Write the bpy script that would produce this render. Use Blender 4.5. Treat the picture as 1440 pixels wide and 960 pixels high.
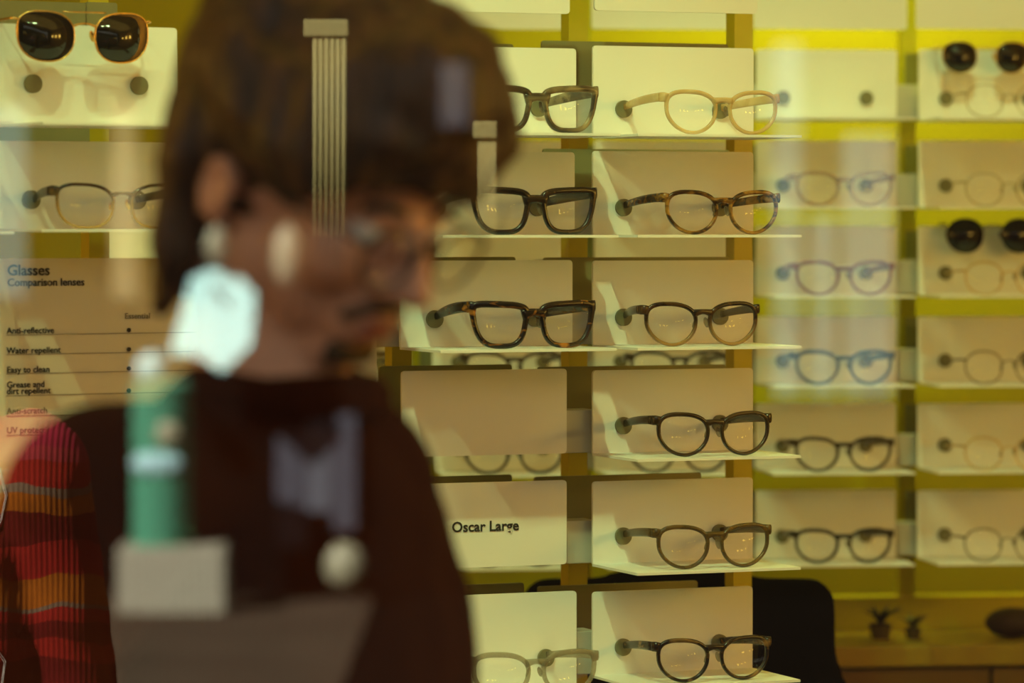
import bpy, bmesh, math, random
from mathutils import Vector, Matrix, noise
random.seed(7)
S = bpy.context.scene
for o in list(bpy.data.objects): bpy.data.objects.remove(o)
COL = S.collection
PI = math.pi

# ------------------------------------------------------------------ camera
F = 5400.0                      # focal length in pixels of the 1440 px frame (135 mm on 36 mm)
HZ = 315.0                      # pixel row of the horizon
CAMZ = 1.5
PITCH = math.atan((480 - HZ) / F)
cd = bpy.data.cameras.new('camera'); cam = bpy.data.objects.new('camera', cd); COL.objects.link(cam)
cam.location = (0, 0, CAMZ); cam.rotation_euler = (PI/2 - PITCH, 0, 0)
cd.sensor_width = 36; cd.lens = F * 36 / 1440; cd.clip_start = 0.05; cd.clip_end = 100
cd.dof.use_dof = True; cd.dof.focus_distance = 4.26; cd.dof.aperture_fstop = 4.0
S.camera = cam

# ------------------------------------------------------------------ world, sun, exposure
W = bpy.data.worlds.new('world'); S.world = W; W.use_nodes = True
wb = W.node_tree.nodes['Background']; wb.inputs[0].default_value = (0.80, 0.78, 0.68, 1); wb.inputs[1].default_value = 1.1
def lamp(name, kind, loc, energy, color, target=None, **kw):
    d = bpy.data.lights.new(name, kind); o = bpy.data.objects.new(name, d); COL.objects.link(o)
    o.location = loc; d.energy = energy; d.color = color
    for k, v in kw.items(): setattr(d, k, v)
    if target is not None:
        o.rotation_euler = (Vector(target) - Vector(loc)).to_track_quat('-Z', 'Y').to_euler()
    return o
lamp('sun', 'SUN', (-6, 4, 8), 34.0, (1.0, 0.96, 0.86), target=(-6 + .55, 4 - .55, 8 - .63), angle=0.01)
SPOT = (0.68, 1.0, 0.40)
WARM = (1.0, 0.64, 0.11)
SPOTS = [((-0.80, 2.72, 3.0), (-0.50, 4.05, 1.25), 46), ((-0.05, 2.97, 3.0), (0.12, 4.30, 1.02), 100), ((-0.30, 2.93, 3.0), (0.05, 4.30, 1.2), 22),
         ((0.60, 4.52, 3.0), (0.62, 5.4, 1.55), 62), ((-0.2, 4.55, 3.0), (-0.1, 5.4, 1.35), 56)]
for i, (l, t, e) in enumerate(SPOTS):
    lamp('track_spot_light', 'SPOT', l, e, SPOT, target=t, spot_size=(1.15, .85, 1.15, .9, .9)[i], spot_blend=(.6, 1, .6, 1, 1)[i], shadow_soft_size=0.018)
lamp('ceiling_fill_light', 'AREA', (0.2, 3.2, 3.04), 12, WARM, target=(0.2, 3.3, 0), shape='RECTANGLE', size=3.6, size_y=1.2)  # added soft warm fill from above, no fixture behind it
lamp('wall_wash_light', 'AREA', (0.50, 5.72, 2.25), 13, (0.95, 1.0, 0.1), target=(0.50, 6.0, 1.6), shape='RECTANGLE', size=0.3, size_y=0.06)
lamp('wall_wash_light', 'AREA', (-0.3, 5.72, 2.75), 4.6, (0.95, 1.0, 0.1), target=(-0.3, 6.0, 1.45), shape='RECTANGLE', size=1.4, size_y=0.08)
S.view_settings.view_transform = 'Standard'; S.view_settings.look = 'None'
S.view_settings.gamma = 1.0; S.view_settings.exposure = -0.15; S.view_settings.use_curve_mapping = False

# ------------------------------------------------------------------ pixels to places
def ray(px, py):
    x = (px - 720) / F; y = (480 - py) / F
    c, s = math.cos(PITCH), math.sin(PITCH)
    return Vector((x, c + y * s, -s + y * c))
def pw(px, py, Y):                                   # point on the ray at depth Y
    r = ray(px, py); return Vector((0, 0, CAMZ)) + r * (Y / r.y)
class Plane:                                         # a vertical display plane; u runs right, n points to the viewer
    def __init__(s, px, Y, deg):
        s.p = pw(px, HZ, Y); s.t = math.radians(deg)
        s.u = Vector((math.cos(s.t), math.sin(s.t), 0)); s.n = Vector((math.sin(s.t), -math.cos(s.t), 0))
    def hit(s, px, py, off=0.0):                     # -> (u, z) of the pixel on the plane moved off metres to the viewer
        r = ray(px, py); o = Vector((0, 0, CAMZ)); q = s.p + s.n * off
        k = (q - o).dot(s.n) / r.dot(s.n); h = o + r * k
        return (h - q).dot(s.u), h.z
    def at(s, u, z, off=0.0):
        q = s.p + s.u * u + s.n * off; return Vector((q.x, q.y, z))

# ------------------------------------------------------------------ materials
MATS = {}
def nmat(name):
    m = bpy.data.materials.new(name); m.use_nodes = True
    nt = m.node_tree; return m, nt, nt.nodes['Principled BSDF'], nt.nodes['Material Output']
def mat(name, col, rough=0.5, metal=0.0, var=0.0, scale=8.0, bump=0.0, bscale=80.0, spec=0.5, coat=0.0, emit=None):
    if name in MATS: return MATS[name]
    m, nt, b, out = nmat(name)
    b.inputs['Base Color'].default_value = (*col, 1); b.inputs['Roughness'].default_value = rough
    b.inputs['Metallic'].default_value = metal; b.inputs['Specular IOR Level'].default_value = spec
    b.inputs['Coat Weight'].default_value = coat
    tc = nt.nodes.new('ShaderNodeTexCoord')
    if var:
        n = nt.nodes.new('ShaderNodeTexNoise'); n.inputs['Scale'].default_value = scale; n.inputs['Detail'].default_value = 4
        nt.links.new(tc.outputs['Object'], n.inputs['Vector'])
        r = nt.nodes.new('ShaderNodeValToRGB')
        r.color_ramp.elements[0].position = .3; r.color_ramp.elements[1].position = .7
        r.color_ramp.elements[0].color = (*[c * (1 - var) for c in col], 1); r.color_ramp.elements[1].color = (*[min(1, c * (1 + var)) for c in col], 1)
        nt.links.new(n.outputs['Fac'], r.inputs['Fac']); nt.links.new(r.outputs['Color'], b.inputs['Base Color'])
    if bump:
        n2 = nt.nodes.new('ShaderNodeTexNoise'); n2.inputs['Scale'].default_value = bscale
        nt.links.new(tc.outputs['Object'], n2.inputs['Vector'])
        bp = nt.nodes.new('ShaderNodeBump'); bp.inputs['Strength'].default_value = bump; bp.inputs['Distance'].default_value = .003
        nt.links.new(n2.outputs['Fac'], bp.inputs['Height']); nt.links.new(bp.outputs['Normal'], b.inputs['Normal'])
    if emit:
        b.inputs['Emission Color'].default_value = (*col, 1); b.inputs['Emission Strength'].default_value = emit
    MATS[name] = m; return m
def clear_mat(name, tint, alpha, rough=0.1):                  # translucent plastic or glass: see-through share 1-alpha
    if name in MATS: return MATS[name]
    m, nt, b, out = nmat(name)
    b.inputs['Base Color'].default_value = (*tint, 1); b.inputs['Roughness'].default_value = rough
    t = nt.nodes.new('ShaderNodeBsdfTransparent'); t.inputs[0].default_value = (*[min(1, .5 + .5 * c) for c in tint], 1)
    mx = nt.nodes.new('ShaderNodeMixShader'); mx.inputs[0].default_value = alpha
    nt.links.new(t.outputs[0], mx.inputs[1]); nt.links.new(b.outputs[0], mx.inputs[2]); nt.links.new(mx.outputs[0], out.inputs[0])
    MATS[name] = m; return m
def pane_mat(name, refl, tint=(1, 1, 1), rough=0.0):
    if name in MATS: return MATS[name]
    m, nt, b, out = nmat(name)
    t = nt.nodes.new('ShaderNodeBsdfTransparent'); t.inputs[0].default_value = (*tint, 1)
    g = nt.nodes.new('ShaderNodeBsdfGlossy'); g.inputs['Roughness'].default_value = rough; g.inputs[0].default_value = (1, 1, 1, 1)
    mx = nt.nodes.new('ShaderNodeMixShader'); mx.inputs[0].default_value = refl
    nt.links.new(t.outputs[0], mx.inputs[1]); nt.links.new(g.outputs[0], mx.inputs[2]); nt.links.new(mx.outputs[0], out.inputs[0])
    MATS[name] = m; return m
def tortoise(name, dark, light, scale=55, lo=.45, hi=.62, fade=None, alpha=1.0, fz=(.012, .036)):   # mottled acetate; fade: lighter towards the bottom
    if name in MATS: return MATS[name]
    m, nt, b, out = nmat(name); b.inputs['Roughness'].default_value = .22
    tc = nt.nodes.new('ShaderNodeTexCoord'); mp = nt.nodes.new('ShaderNodeMapping'); mp.inputs['Scale'].default_value = (.7, 1, 1.6)
    n = nt.nodes.new('ShaderNodeTexNoise'); n.inputs['Scale'].default_value = scale; n.inputs['Detail'].default_value = 2; n.inputs['Distortion'].default_value = .8
    nt.links.new(tc.outputs['Object'], mp.inputs[0]); nt.links.new(mp.outputs[0], n.inputs['Vector'])
    r = nt.nodes.new('ShaderNodeValToRGB'); e = r.color_ramp.elements
    e[0].position = lo; e[0].color = (*dark, 1); e[1].position = hi; e[1].color = (*light, 1)
    nt.links.new(n.outputs['Fac'], r.inputs['Fac']); colr = r.outputs['Color']
    fac = None
    if fade:
        sp = nt.nodes.new('ShaderNodeSeparateXYZ'); nt.links.new(tc.outputs['Object'], sp.inputs[0])
        mr = nt.nodes.new('ShaderNodeMapRange'); mr.inputs[1].default_value = fz[0]; mr.inputs[2].default_value = fz[1]
        nt.links.new(sp.outputs['Z'], mr.inputs[0]); fac = mr.outputs[0]
        mixc = nt.nodes.new('ShaderNodeMix'); mixc.data_type = 'RGBA'
        nt.links.new(fac, mixc.inputs[0]); mixc.inputs[6].default_value = (*fade, 1); nt.links.new(colr, mixc.inputs[7]); colr = mixc.outputs[2]
    nt.links.new(colr, b.inputs['Base Color'])
    if alpha < 1:
        t = nt.nodes.new('ShaderNodeBsdfTransparent'); mx = nt.nodes.new('ShaderNodeMixShader'); mx.inputs[0].default_value = alpha
        nt.links.new(t.outputs[0], mx.inputs[1]); nt.links.new(b.outputs[0], mx.inputs[2]); nt.links.new(mx.outputs[0], out.inputs[0])
    MATS[name] = m; return m

WHITE = mat('white_lacquer', (.80, .79, .76), .45, bump=.02, bscale=300)
OLIVE = mat('olive_plate', (.22, .21, .10), .5, var=.05)
GREYB = mat('grey_block', (.45, .42, .36), .5)
YELLOW = mat('yellow_paint', (.36, .30, .0015), .4, var=.03, scale=3)
YPOST = mat('yellow_post', (.50, .42, .008), .35)
DISC = mat('rubber_disc', (.17, .15, .075), .6)
LENS = pane_mat('clear_lens', .025)
SUNLENS = clear_mat('dark_lens', (.012, .008, .006), .93, .05)
GOLD = mat('gold_metal', (.75, .48, .16), .25, 1.0)
BLACKP = mat('black_print', (.02, .016, .012), .7)
GREYP = mat('grey_print', (.22, .20, .15), .7)

# ------------------------------------------------------------------ mesh helpers
def link(name, bm, m, parent=None, smooth=False, loc=None, rotz=None):
    me = bpy.data.meshes.new(name); bmesh.ops.recalc_face_normals(bm, faces=bm.faces[:]); bm.to_mesh(me); bm.free()
    me.materials.append(m)
    if smooth:
        for p in me.polygons: p.use_smooth = True
    return place(name, me, parent, loc, rotz)
def place(name, me, parent=None, loc=None, rotz=None):
    o = bpy.data.objects.new(name, me); COL.objects.link(o)
    if parent: o.parent = parent
    if loc is not None: o.location = loc
    if rotz is not None: o.rotation_euler = (0, 0, rotz)
    return o
def tag(o, label, cat, group=None):
    o['label'] = label; o['category'] = cat
    if group: o['group'] = group
    return o
def thing(name, label, cat, loc=(0, 0, 0), rotz=0, group=None):
    o = bpy.data.objects.new(name, None); COL.objects.link(o); o.empty_display_size = .05
    o.location = loc; o.rotation_euler = (0, 0, rotz); return tag(o, label, cat, group)
def struct(o, label=None):
    o['kind'] = 'structure'
    if label: o['label'] = label
    return o
def box(bm, x0, x1, y0, y1, z0, z1, bev=0.0):
    v = [bm.verts.new((x, y, z)) for z in (z0, z1) for y in (y0, y1) for x in (x0, x1)]
    fs = [bm.faces.new([v[i] for i in f]) for f in ((0, 1, 3, 2), (4, 6, 7, 5), (0, 4, 5, 1), (2, 3, 7, 6), (0, 2, 6, 4), (1, 5, 7, 3))]
    if bev:
        bmesh.ops.recalc_face_normals(bm, faces=fs)
        bmesh.ops.bevel(bm, geom=list({e for f in fs for e in f.edges}), offset=bev, segments=2, affect='EDGES', profile=.5)
def bxm(name, dims, m, parent=None, bev=0.0, loc=None, rotz=None):
    bm = bmesh.new(); box(bm, *dims, bev=bev); return link(name, bm, m, parent, loc=loc, rotz=rotz)
def rrect(bm, x0, x1, z0, z1, y0, y1, r=.005, seg=4, square_bottom=False):       # rounded plate in the xz plane
    pts = []
    for cx, cz, a0, rr in ((x1 - r, z1 - r, 0, r), (x0 + r, z1 - r, 90, r), (x0 + r, z0 + r, 180, r), (x1 - r, z0 + r, 270, r)):
        if square_bottom and a0 >= 180:
            pts.append((x0 if a0 == 180 else x1, z0)); continue
        for k in range(seg + 1):
            a = math.radians(a0 + 90 * k / seg); pts.append((cx + rr * math.cos(a), cz + rr * math.sin(a)))
    f = [bm.verts.new((x, y0, z)) for x, z in pts]; b = [bm.verts.new((x, y1, z)) for x, z in pts]
    bm.faces.new(f); bm.faces.new(b[::-1]); n = len(pts)
    for i in range(n): bm.faces.new((f[i], b[i], b[(i + 1) % n], f[(i + 1) % n]))
def cyl(bm, c, r, axis, h, seg=24, r2=None):
    q = Matrix.Translation(Vector(c)) @ Vector(axis).to_track_quat('Z', 'Y').to_matrix().to_4x4(); r2 = r if r2 is None else r2
    A = [bm.verts.new(q @ Vector((r * math.cos(2 * PI * k / seg), r * math.sin(2 * PI * k / seg), -h / 2))) for k in range(seg)]
    B = [bm.verts.new(q @ Vector((r2 * math.cos(2 * PI * k / seg), r2 * math.sin(2 * PI * k / seg), h / 2))) for k in range(seg)]
    bm.faces.new(A[::-1]); bm.faces.new(B)
    for k in range(seg): bm.faces.new((A[k], A[(k + 1) % seg], B[(k + 1) % seg], B[k]))
def ell(bm, c, r, rot=None, seg=20, rings=12):
    m = Matrix.Translation(Vector(c)) @ (rot.to_4x4() if rot is not None else Matrix.Identity(4)) @ Matrix.Diagonal((*r, 1))
    top = bm.verts.new(m @ Vector((0, 0, 1))); bot = bm.verts.new(m @ Vector((0, 0, -1))); L = []
    for i in range(1, rings):
        a = PI * i / rings
        L.append([bm.verts.new(m @ Vector((math.sin(a) * math.cos(2 * PI * k / seg), math.sin(a) * math.sin(2 * PI * k / seg), math.cos(a)))) for k in range(seg)])
    for k in range(seg):
        k2 = (k + 1) % seg; bm.faces.new((top, L[0][k], L[0][k2])); bm.faces.new((bot, L[-1][k2], L[-1][k]))
        for A, B in zip(L, L[1:]): bm.faces.new((A[k], B[k], B[k2], A[k2]))
def cap(bm, p0, r0, p1, r1, seg=16):                                          # tapered limb with round ends
    p0, p1 = Vector(p0), Vector(p1); ax = p1 - p0
    cyl(bm, (p0 + p1) / 2, r0, ax, ax.length, seg, r1); ell(bm, p0, (r0,) * 3, seg=seg, rings=10); ell(bm, p1, (r1,) * 3, seg=seg, rings=10)
def sweep(bm, pts, secs, up=(0, 0, 1), seg=8, closed=False, pw_=3.0):          # secs: (half across, half along up)
    up = Vector(up); rings = []; n = len(pts); pts = [Vector(p) for p in pts]
    for i, p in enumerate(pts):
        a = pts[i - 1] if (i > 0 or closed) else p; b = pts[(i + 1) % n] if (i < n - 1 or closed) else p
        t = (b - a).normalized(); s = t.cross(up)
        s = s.normalized() if s.length > 1e-6 else Vector((1, 0, 0)); w = s.cross(t).normalized()
        hw, hh = secs[i] if isinstance(secs, list) else secs
        ring = []
        for k in range(seg):
            g = 2 * PI * (k + .5) / seg; c, sn = math.cos(g), math.sin(g); e = 2 / pw_
            ring.append(bm.verts.new(p + s * hw * math.copysign(abs(c) ** e, c) + w * hh * math.copysign(abs(sn) ** e, sn)))
        rings.append(ring)
    for i in range(n if closed else n - 1):
        A, B = rings[i], rings[(i + 1) % n]
        for k in range(seg): bm.faces.new((A[k], A[(k + 1) % seg], B[(k + 1) % seg], B[k]))
    if not closed: bm.faces.new(rings[0][::-1]); bm.faces.new(rings[-1])
def remesh(bm, voxel, smooth=6, disp=None):
    me = bpy.data.meshes.new('tmp'); bm.to_mesh(me); bm.free(); o = bpy.data.objects.new('tmp', me); COL.objects.link(o)
    r = o.modifiers.new('r', 'REMESH'); r.mode = 'VOXEL'; r.voxel_size = voxel
    s = o.modifiers.new('s', 'SMOOTH'); s.iterations = smooth; s.factor = .5
    dg = bpy.context.evaluated_depsgraph_get(); out = bpy.data.meshes.new_from_object(o.evaluated_get(dg))
    bpy.data.objects.remove(o); bpy.data.meshes.remove(me)
    if disp:
        vs = [v.co.copy() for v in out.vertices]; ns = [v.normal.copy() for v in out.vertices]
        for v, c, nn in zip(out.vertices, vs, ns): v.co = c + nn * disp(c)
    for p in out.polygons: p.use_smooth = True
    return out
def text_mesh(txt, size, offset=0.0, extrude=0.0002, align='LEFT'):
    c = bpy.data.curves.new('t', 'FONT'); c.body = txt; c.size = size; c.offset = offset; c.extrude = extrude; c.align_x = align; c.resolution_u = 3
    o = bpy.data.objects.new('t', c); COL.objects.link(o)
    dg = bpy.context.evaluated_depsgraph_get(); me = bpy.data.meshes.new_from_object(o.evaluated_get(dg))
    bpy.data.objects.remove(o); bpy.data.curves.remove(c)
    me.transform(Matrix.Rotation(PI/2, 4, 'X')); me.materials.clear(); return me
def text_on(name, txt, size, m, parent, loc, offset=0.0, align='LEFT'):
    me = text_mesh(txt, size, offset, align=align); me.materials.append(m)
    return place(name, me, parent, loc)

# ------------------------------------------------------------------ the room
PANE_Y = 1.6; BACK_Y = 6.02
FLOORM = mat('floor_boards', (.30, .19, .08), .45, var=.25, scale=5)
struct(bxm('floor', (-2.6, 2.6, PANE_Y - .1, BACK_Y + .1, -.1, 0), FLOORM), 'warm brown wooden shop floor')
struct(bxm('ceiling', (-2.6, 2.6, PANE_Y - .1, BACK_Y + .1, 3.1, 3.25), mat('ceiling_paint', (.72, .62, .42), .8)), 'cream shop ceiling')
struct(bxm('wall_back', (-2.6, 2.6, BACK_Y, BACK_Y + .1, 0, 3.1), YELLOW), 'bright yellow painted shop back wall')
WALLM = mat('side_wall_paint', (.66, .48, .22), .8, var=.04)
struct(bxm('wall_left', (-2.7, -2.6, PANE_Y - .1, BACK_Y + .1, -.1, 3.25), WALLM), 'ochre side wall')
struct(bxm('wall_right', (2.6, 2.7, PANE_Y - .1, BACK_Y + .1, -.1, 3.25), WALLM), 'ochre side wall beside the cabinet')
FRONTM = mat('shopfront_paint', (.03, .03, .028), .5)
bm = bmesh.new(); box(bm, -2.6, 2.6, PANE_Y - .08, PANE_Y + .08, 0, .28); box(bm, -2.6, 2.6, PANE_Y - .08, PANE_Y + .08, 2.75, 3.1)
box(bm, -2.6, -2.0, PANE_Y - .08, PANE_Y + .08, .28, 2.75); box(bm, 2.0, 2.6, PANE_Y - .08, PANE_Y + .08, .28, 2.75)
struct(link('wall_front', bm, FRONTM), 'dark shopfront wall around the window')
win = bpy.data.objects.new('window_1', None); COL.objects.link(win); win.location = (0, PANE_Y, .28); struct(win, 'large clear shop window reflecting the street')
bxm('pane', (-1.97, 1.97, -.003, .003, .03, 2.44), pane_mat('window_glass', .06, (.985, .995, .985)), win)
for d in ((-2, 2, -.03, .03, 0, .03), (-2, 2, -.03, .03, 2.44, 2.47), (-2, -1.97, -.03, .03, .03, 2.44), (1.97, 2, -.03, .03, .03, 2.44)):
    bxm('window_frame', d, FRONTM, win)

# ------------------------------------------------------------------ eyewear
def outline(st, side, N=44):
    """outer rim outline around the lens centre; side = +1 for the outer side at +x"""
    a, b = st['w'] / 2, st['h'] / 2; out = []
    for i in range(N):
        g = 2 * PI * i / N; c, s = math.cos(g), math.sin(g)
        n = (st.get('nt', 2.8) if c * side > 0 else st.get('ni', 2.3)) if s > 0 else st.get('nb', 2.4); e = 2 / n
        x = math.copysign(abs(c) ** e, c); z = math.copysign(abs(s) ** e, s)
        xx = a * x * (1 + st.get('trap', .06) * z); zz = b * z + st.get('lift', .001) * (x * side - .6) * max(0, z)
        if z < 0: xx += side * st.get('cant', .0015) * -(-z) * 1.0
        out.append((xx, zz))
    return out
def inset(pts, f):
    n = len(pts); out = []
    for i, (x, z) in enumerate(pts):
        ax, az = pts[i - 1]; bx, bz = pts[(i + 1) % n]
        tx, tz = bx - ax, bz - az; L = math.hypot(tx, tz) or 1
        d = f(z); out.append((x - tz / L * d, z + tx / L * d))
    return out
def make_glasses(st, label, group, loc, rotz, name='eyeglasses', cat='glasses'):
    root = thing(name, label, cat, loc, rotz, group)
    w, h, t, dp, gap = st['w'], st['h'], st['t'], st['dp'], st['gap']
    cx = gap / 2 + w / 2; cz = h / 2; fm = st['mat']; tm = st.get('tmat', fm); wrap = .9
    def bend(x): return wrap * x * x                                  # the front curves back at its sides
    bm = bmesh.new()
    tf = lambda z: t * (1 + st.get('brow', .35) * max(0, z / (h / 2)))
    for side in (-1, 1):
        pts = outline(st, side); inn = inset(pts, tf)
        N = len(pts); loops = []
        for k in range(8):
            g = 2 * PI * (k + .5) / 8; c, s = math.cos(g), math.sin(g)
            q = .5 + .5 * math.copysign(abs(c) ** .66, c); yy = dp / 2 * math.copysign(abs(s) ** .66, s)
            loops.append([bm.verts.new((side * cx + x0 * (1 - q) + x1 * q, bend(side * cx + x0) + yy, cz + z0 * (1 - q) + z1 * q)) for (x0, z0), (x1, z1) in zip(pts, inn)])
        for k in range(8):
            A, B = loops[k], loops[(k + 1) % 8]
            for i in range(N): bm.faces.new((A[i], A[(i + 1) % N], B[(i + 1) % N], B[i]))
        lens = inset(pts, lambda z: tf(z) * .75)
        lb = bmesh.new()
        f = [lb.verts.new((side * cx + x, bend(side * cx + x) - .0008 + .0, cz + z)) for x, z in lens]
        k2 = [lb.verts.new((side * cx + x, bend(side * cx + x) + .0008, cz + z)) for x, z in lens]
        cA = lb.verts.new((side * cx, bend(cx) - .0014, cz)); cB = lb.verts.new((side * cx, bend(cx) + .0004, cz))
        for i in range(N):
            j = (i + 1) % N; lb.faces.new((f[i], f[j], cA)); lb.faces.new((k2[j], k2[i], cB)); lb.faces.new((f[i], k2[i], k2[j], f[j]))
        link('lens', lb, st.get('lens', LENS), root, smooth=True)
    zb = cz + st.get('bz', .17) * h; bt = st.get('bt', t * .62)           # bridge
    half = gap / 2 + t * 1.1
    sweep(bm, [(-half + 2 * half * i / 8, -.0005 * math.sin(PI * i / 8) , zb + st.get('barc', .0025) * math.sin(PI * i / 8)) for i in range(9)],
          [(dp / 2, bt * (1 + .7 * abs(i / 4 - 1) ** 2)) for i in range(9)], up=(0, 0, 1), pw_=2.6)
    if st.get('bar2'):                                                   # second bridge bar of an aviator
        sweep(bm, [(-half * 1.9 + 3.8 * half * i / 6, 0, cz + h * .47) for i in range(7)], (.0009, .0009), up=(0, 0, 1), pw_=2)
    ze = cz + st.get('ez', .30) * h; et = st.get('et', .0035); xo = cx + w / 2
    for s in (-1, 1):                                                   # end pieces
        x0 = s * (xo - t * .8); x1 = s * (xo + .0035)
        sweep(bm, [(x0, bend(xo), ze - .001), (s * (xo + .0012), bend(xo) + .0005, ze), (x1, bend(xo) + .003, ze), (x1, bend(xo) + .009, ze)],
              [(dp * .5, et), (dp * .5, et), (.0018, et), (.0016, et * .9)], up=(0, 0, 1))
    link('frame_front', bm, fm, root, smooth=True)
    L = st['len']; y0 = bend(xo) + .006; tx = st.get('tipx', .060); drop = st.get('drop', .010)
    for s in (-1, 1):
        tb = bmesh.new(); P = []; Q = []
        th = st.get('th', .0034)
        for i in range(11):
            q = i / 10
            P.append((s * ((xo + .0035) * (1 - q) + tx * q + s * st.get('tipdx', 0) * q + .002 * math.sin(PI * q)), y0 + (L - y0) * q, ze - drop * q ** 1.6))
            Q.append((st.get('tw', .0014), (et * .92 * (1 - q) + th * .85 * q) * (1 + st.get('bulge', .35) * math.sin(PI * q))))
        sweep(tb, P, Q, up=(0, 0, 1)); link('temple', tb, tm, root, smooth=True)
        pb = bmesh.new()
        rot = Matrix.Rotation(s * .5, 3, 'Z') @ Matrix.Rotation(s * -.35, 3, 'Y')
        ell(pb, (s * (gap / 2 + .0005), .0065, cz + .02 * h), (.0016, .0035, .0062), rot, 10, 8)
        link('nose_pad', pb, st.get('pad', fm), root, smooth=True)
    return root
def sty(base, **k): d = dict(base); d.update(k); return d
TEMPLE_LEN = .098
PANTO = dict(w=.0615, h=.0505, t=.0040, dp=.0048, gap=.0135, nt=2.8, nb=2.05, trap=.10, lift=.0016, bz=.22, bt=.0030, ez=.31, len=TEMPLE_LEN, drop=.008, brow=.28, th=.0046, et=.0056, tw=.0020, bulge=.04, barc=.002)
SQUARE = dict(w=.0635, h=.0530, t=.0058, dp=.0060, gap=.0150, ni=3.6, nt=4.4, nb=3.0, trap=.19, lift=.0016, bz=.19, bt=.0046, ez=.36, len=TEMPLE_LEN, drop=.012, brow=.35, th=.0048, bulge=.18, tw=.0022, et=.0066)
WIRE = dict(w=.0540, h=.0480, t=.0016, dp=.0020, gap=.0180, nt=2.2, nb=2.1, trap=.03, lift=.0005, bz=.12, bt=.0009, ez=.22, len=TEMPLE_LEN, drop=.006, brow=.1, th=.0012, bulge=.1, tw=.0010, et=.0016, barc=.004)

# ------------------------------------------------------------------ display brackets
def make_bracket(pl, x0, x1, ytop, zl, label, ledge=True, discs=True, group='white display brackets', block=None, L=.124, ybot=None, lx=(0, 0)):
    """x0, x1, ytop: pixel edges of the back panel on the display plane; zl: height of the ledge"""
    ym = 480
    u0, _ = pl.hit(x0, ym); u1, _ = pl.hit(x1, ym); uc = (u0 + u1) / 2; w = u1 - u0
    _, zt = pl.hit((x0 + x1) / 2, ytop)
    if ybot is not None: _, zl = pl.hit((x0 + x1) / 2, ybot)
    h = zt - zl
    t = thing('display_bracket' if ledge else 'blank_board', label, 'display bracket' if ledge else 'board', pl.at(uc, zl), pl.t, group)
    bm = bmesh.new(); rrect(bm, -w / 2, w / 2, 0, h, 0, .004, r=.004, square_bottom=ledge); link('panel', bm, WHITE, t)
    if ledge:
        bm = bmesh.new(); v = [(-w / 2, .002), (w / 2, .002), (w / 2 + lx[1], -L), (-w / 2 + lx[0], -L)]
        a = [bm.verts.new((x, y, 0)) for x, y in v]; b = [bm.verts.new((x, y, -.0028)) for x, y in v]
        bm.faces.new(a); bm.faces.new(b[::-1])
        for i in range(4): bm.faces.new((a[i], b[i], b[(i + 1) % 4], a[(i + 1) % 4]))
        link('ledge', bm, WHITE, t)
    if discs:
        for s in (-1, 1):
            bm = bmesh.new(); cyl(bm, (s * .060 - .003, -.002, discs if discs is not True else .0305), .0098, (0, 1, 0), .004, 28)
            link('rubber_disc', bm, DISC, t)
    if block:
        bm = bmesh.new(); box(bm, -w / 2 - .032, -w / 2 + .01, .012, .05, 0, h * block, .001); link('mounting_block', bm, GREYB, t)
    return t, uc, zl, w, h

AB = Plane(945, 4.35, 22)
PQ = Plane(125, 4.04, 29)
BK = Plane(1170, 5.44, 7)
# ledge heights of the front rack from the ledge tips
ZR = [AB.hit(1130, y, .124)[1] for y in (190, 330, 486, 640, 797, 955)]
AB_TOP = [66, 213, 366, 519, 674, 828]
GA = 'brackets of the front rack'
champ = tortoise('champagne_acetate', (.62, .40, .16), (.74, .52, .24), 30, alpha=.72)
crystal = clear_mat('crystal_acetate', (.48, .42, .30), .34, .10)
amber = tortoise('amber_tortoise', (.035, .013, .003), (.30, .13, .018), 70, .42, .62)
fadeclear = tortoise('fading_brown', (.014, .006, .002), (.06, .026, .007), 60, fade=(.28, .15, .05), fz=(.004, .03))
mattebrown = tortoise('matte_brown', (.026, .013, .004), (.042, .022, .006), 40)
olivebrown = tortoise('olive_brown', (.085, .048, .011), (.13, .075, .018), 40, alpha=.88)
darkmottle = tortoise('dark_mottle', (.012, .006, .003), (.22, .12, .04), 45, .52, .72)
smoky = tortoise('smoky_grey', (.05, .035, .022), (.26, .19, .10), 38, .42, .66)
blackb = tortoise('black_brown', (.008, .004, .002), (.028, .014, .006), 50)
darktort = tortoise('dark_tortoise', (.010, .005, .003), (.34, .12, .015), 62, .56, .70)
browline = tortoise('brown_over_gold', (.02, .010, .004), (.05, .022, .006), 50, fade=(.42, .24, .07), fz=(.016, .042))

B_ROWS = [('champagne translucent rounded', champ, PANTO), ('amber tortoiseshell rounded', amber, PANTO), ('dark brown rounded glasses fading to honey below', fadeclear, PANTO),
          ('plain matte brown rounded', mattebrown, PANTO), ('translucent olive brown rounded', olivebrown, PANTO), ('black and brown mottled rounded', darkmottle, PANTO)]
def gl(s): return s if 'glasses' in s else s + ' glasses'
OFFN = .104
def put(pl, u, z, st, label, group, off=OFFN, uc=None, **k):
    if uc is not None: st = sty(st, tipdx=uc - .003 - u)
    return make_glasses(st, label, group, pl.at(u, z + .0002, off), pl.t, **k)
GG = 'eyeglasses on the front rack'
for i, (d, m, st) in enumerate(B_ROWS):
    t, uc, zl, w, h = make_bracket(AB, 834, 1059, AB_TOP[i], ZR[i], 'white ledge bracket carrying the ' + gl(d), group=GA, block=.52)
    put(AB, uc + .003 + (.009, .010, -.015, 0, 0, 0)[i], zl, sty(PANTO, mat=m, pad=crystal), gl(d) + ' on the front rack', GG, uc=uc)
A_ROWS = {0: ('smoky grey mottled square', smoky), 1: ('black brown square', blackb), 2: ('thick dark tortoiseshell square', darktort), 5: ('crystal clear square', crystal)}
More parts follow.
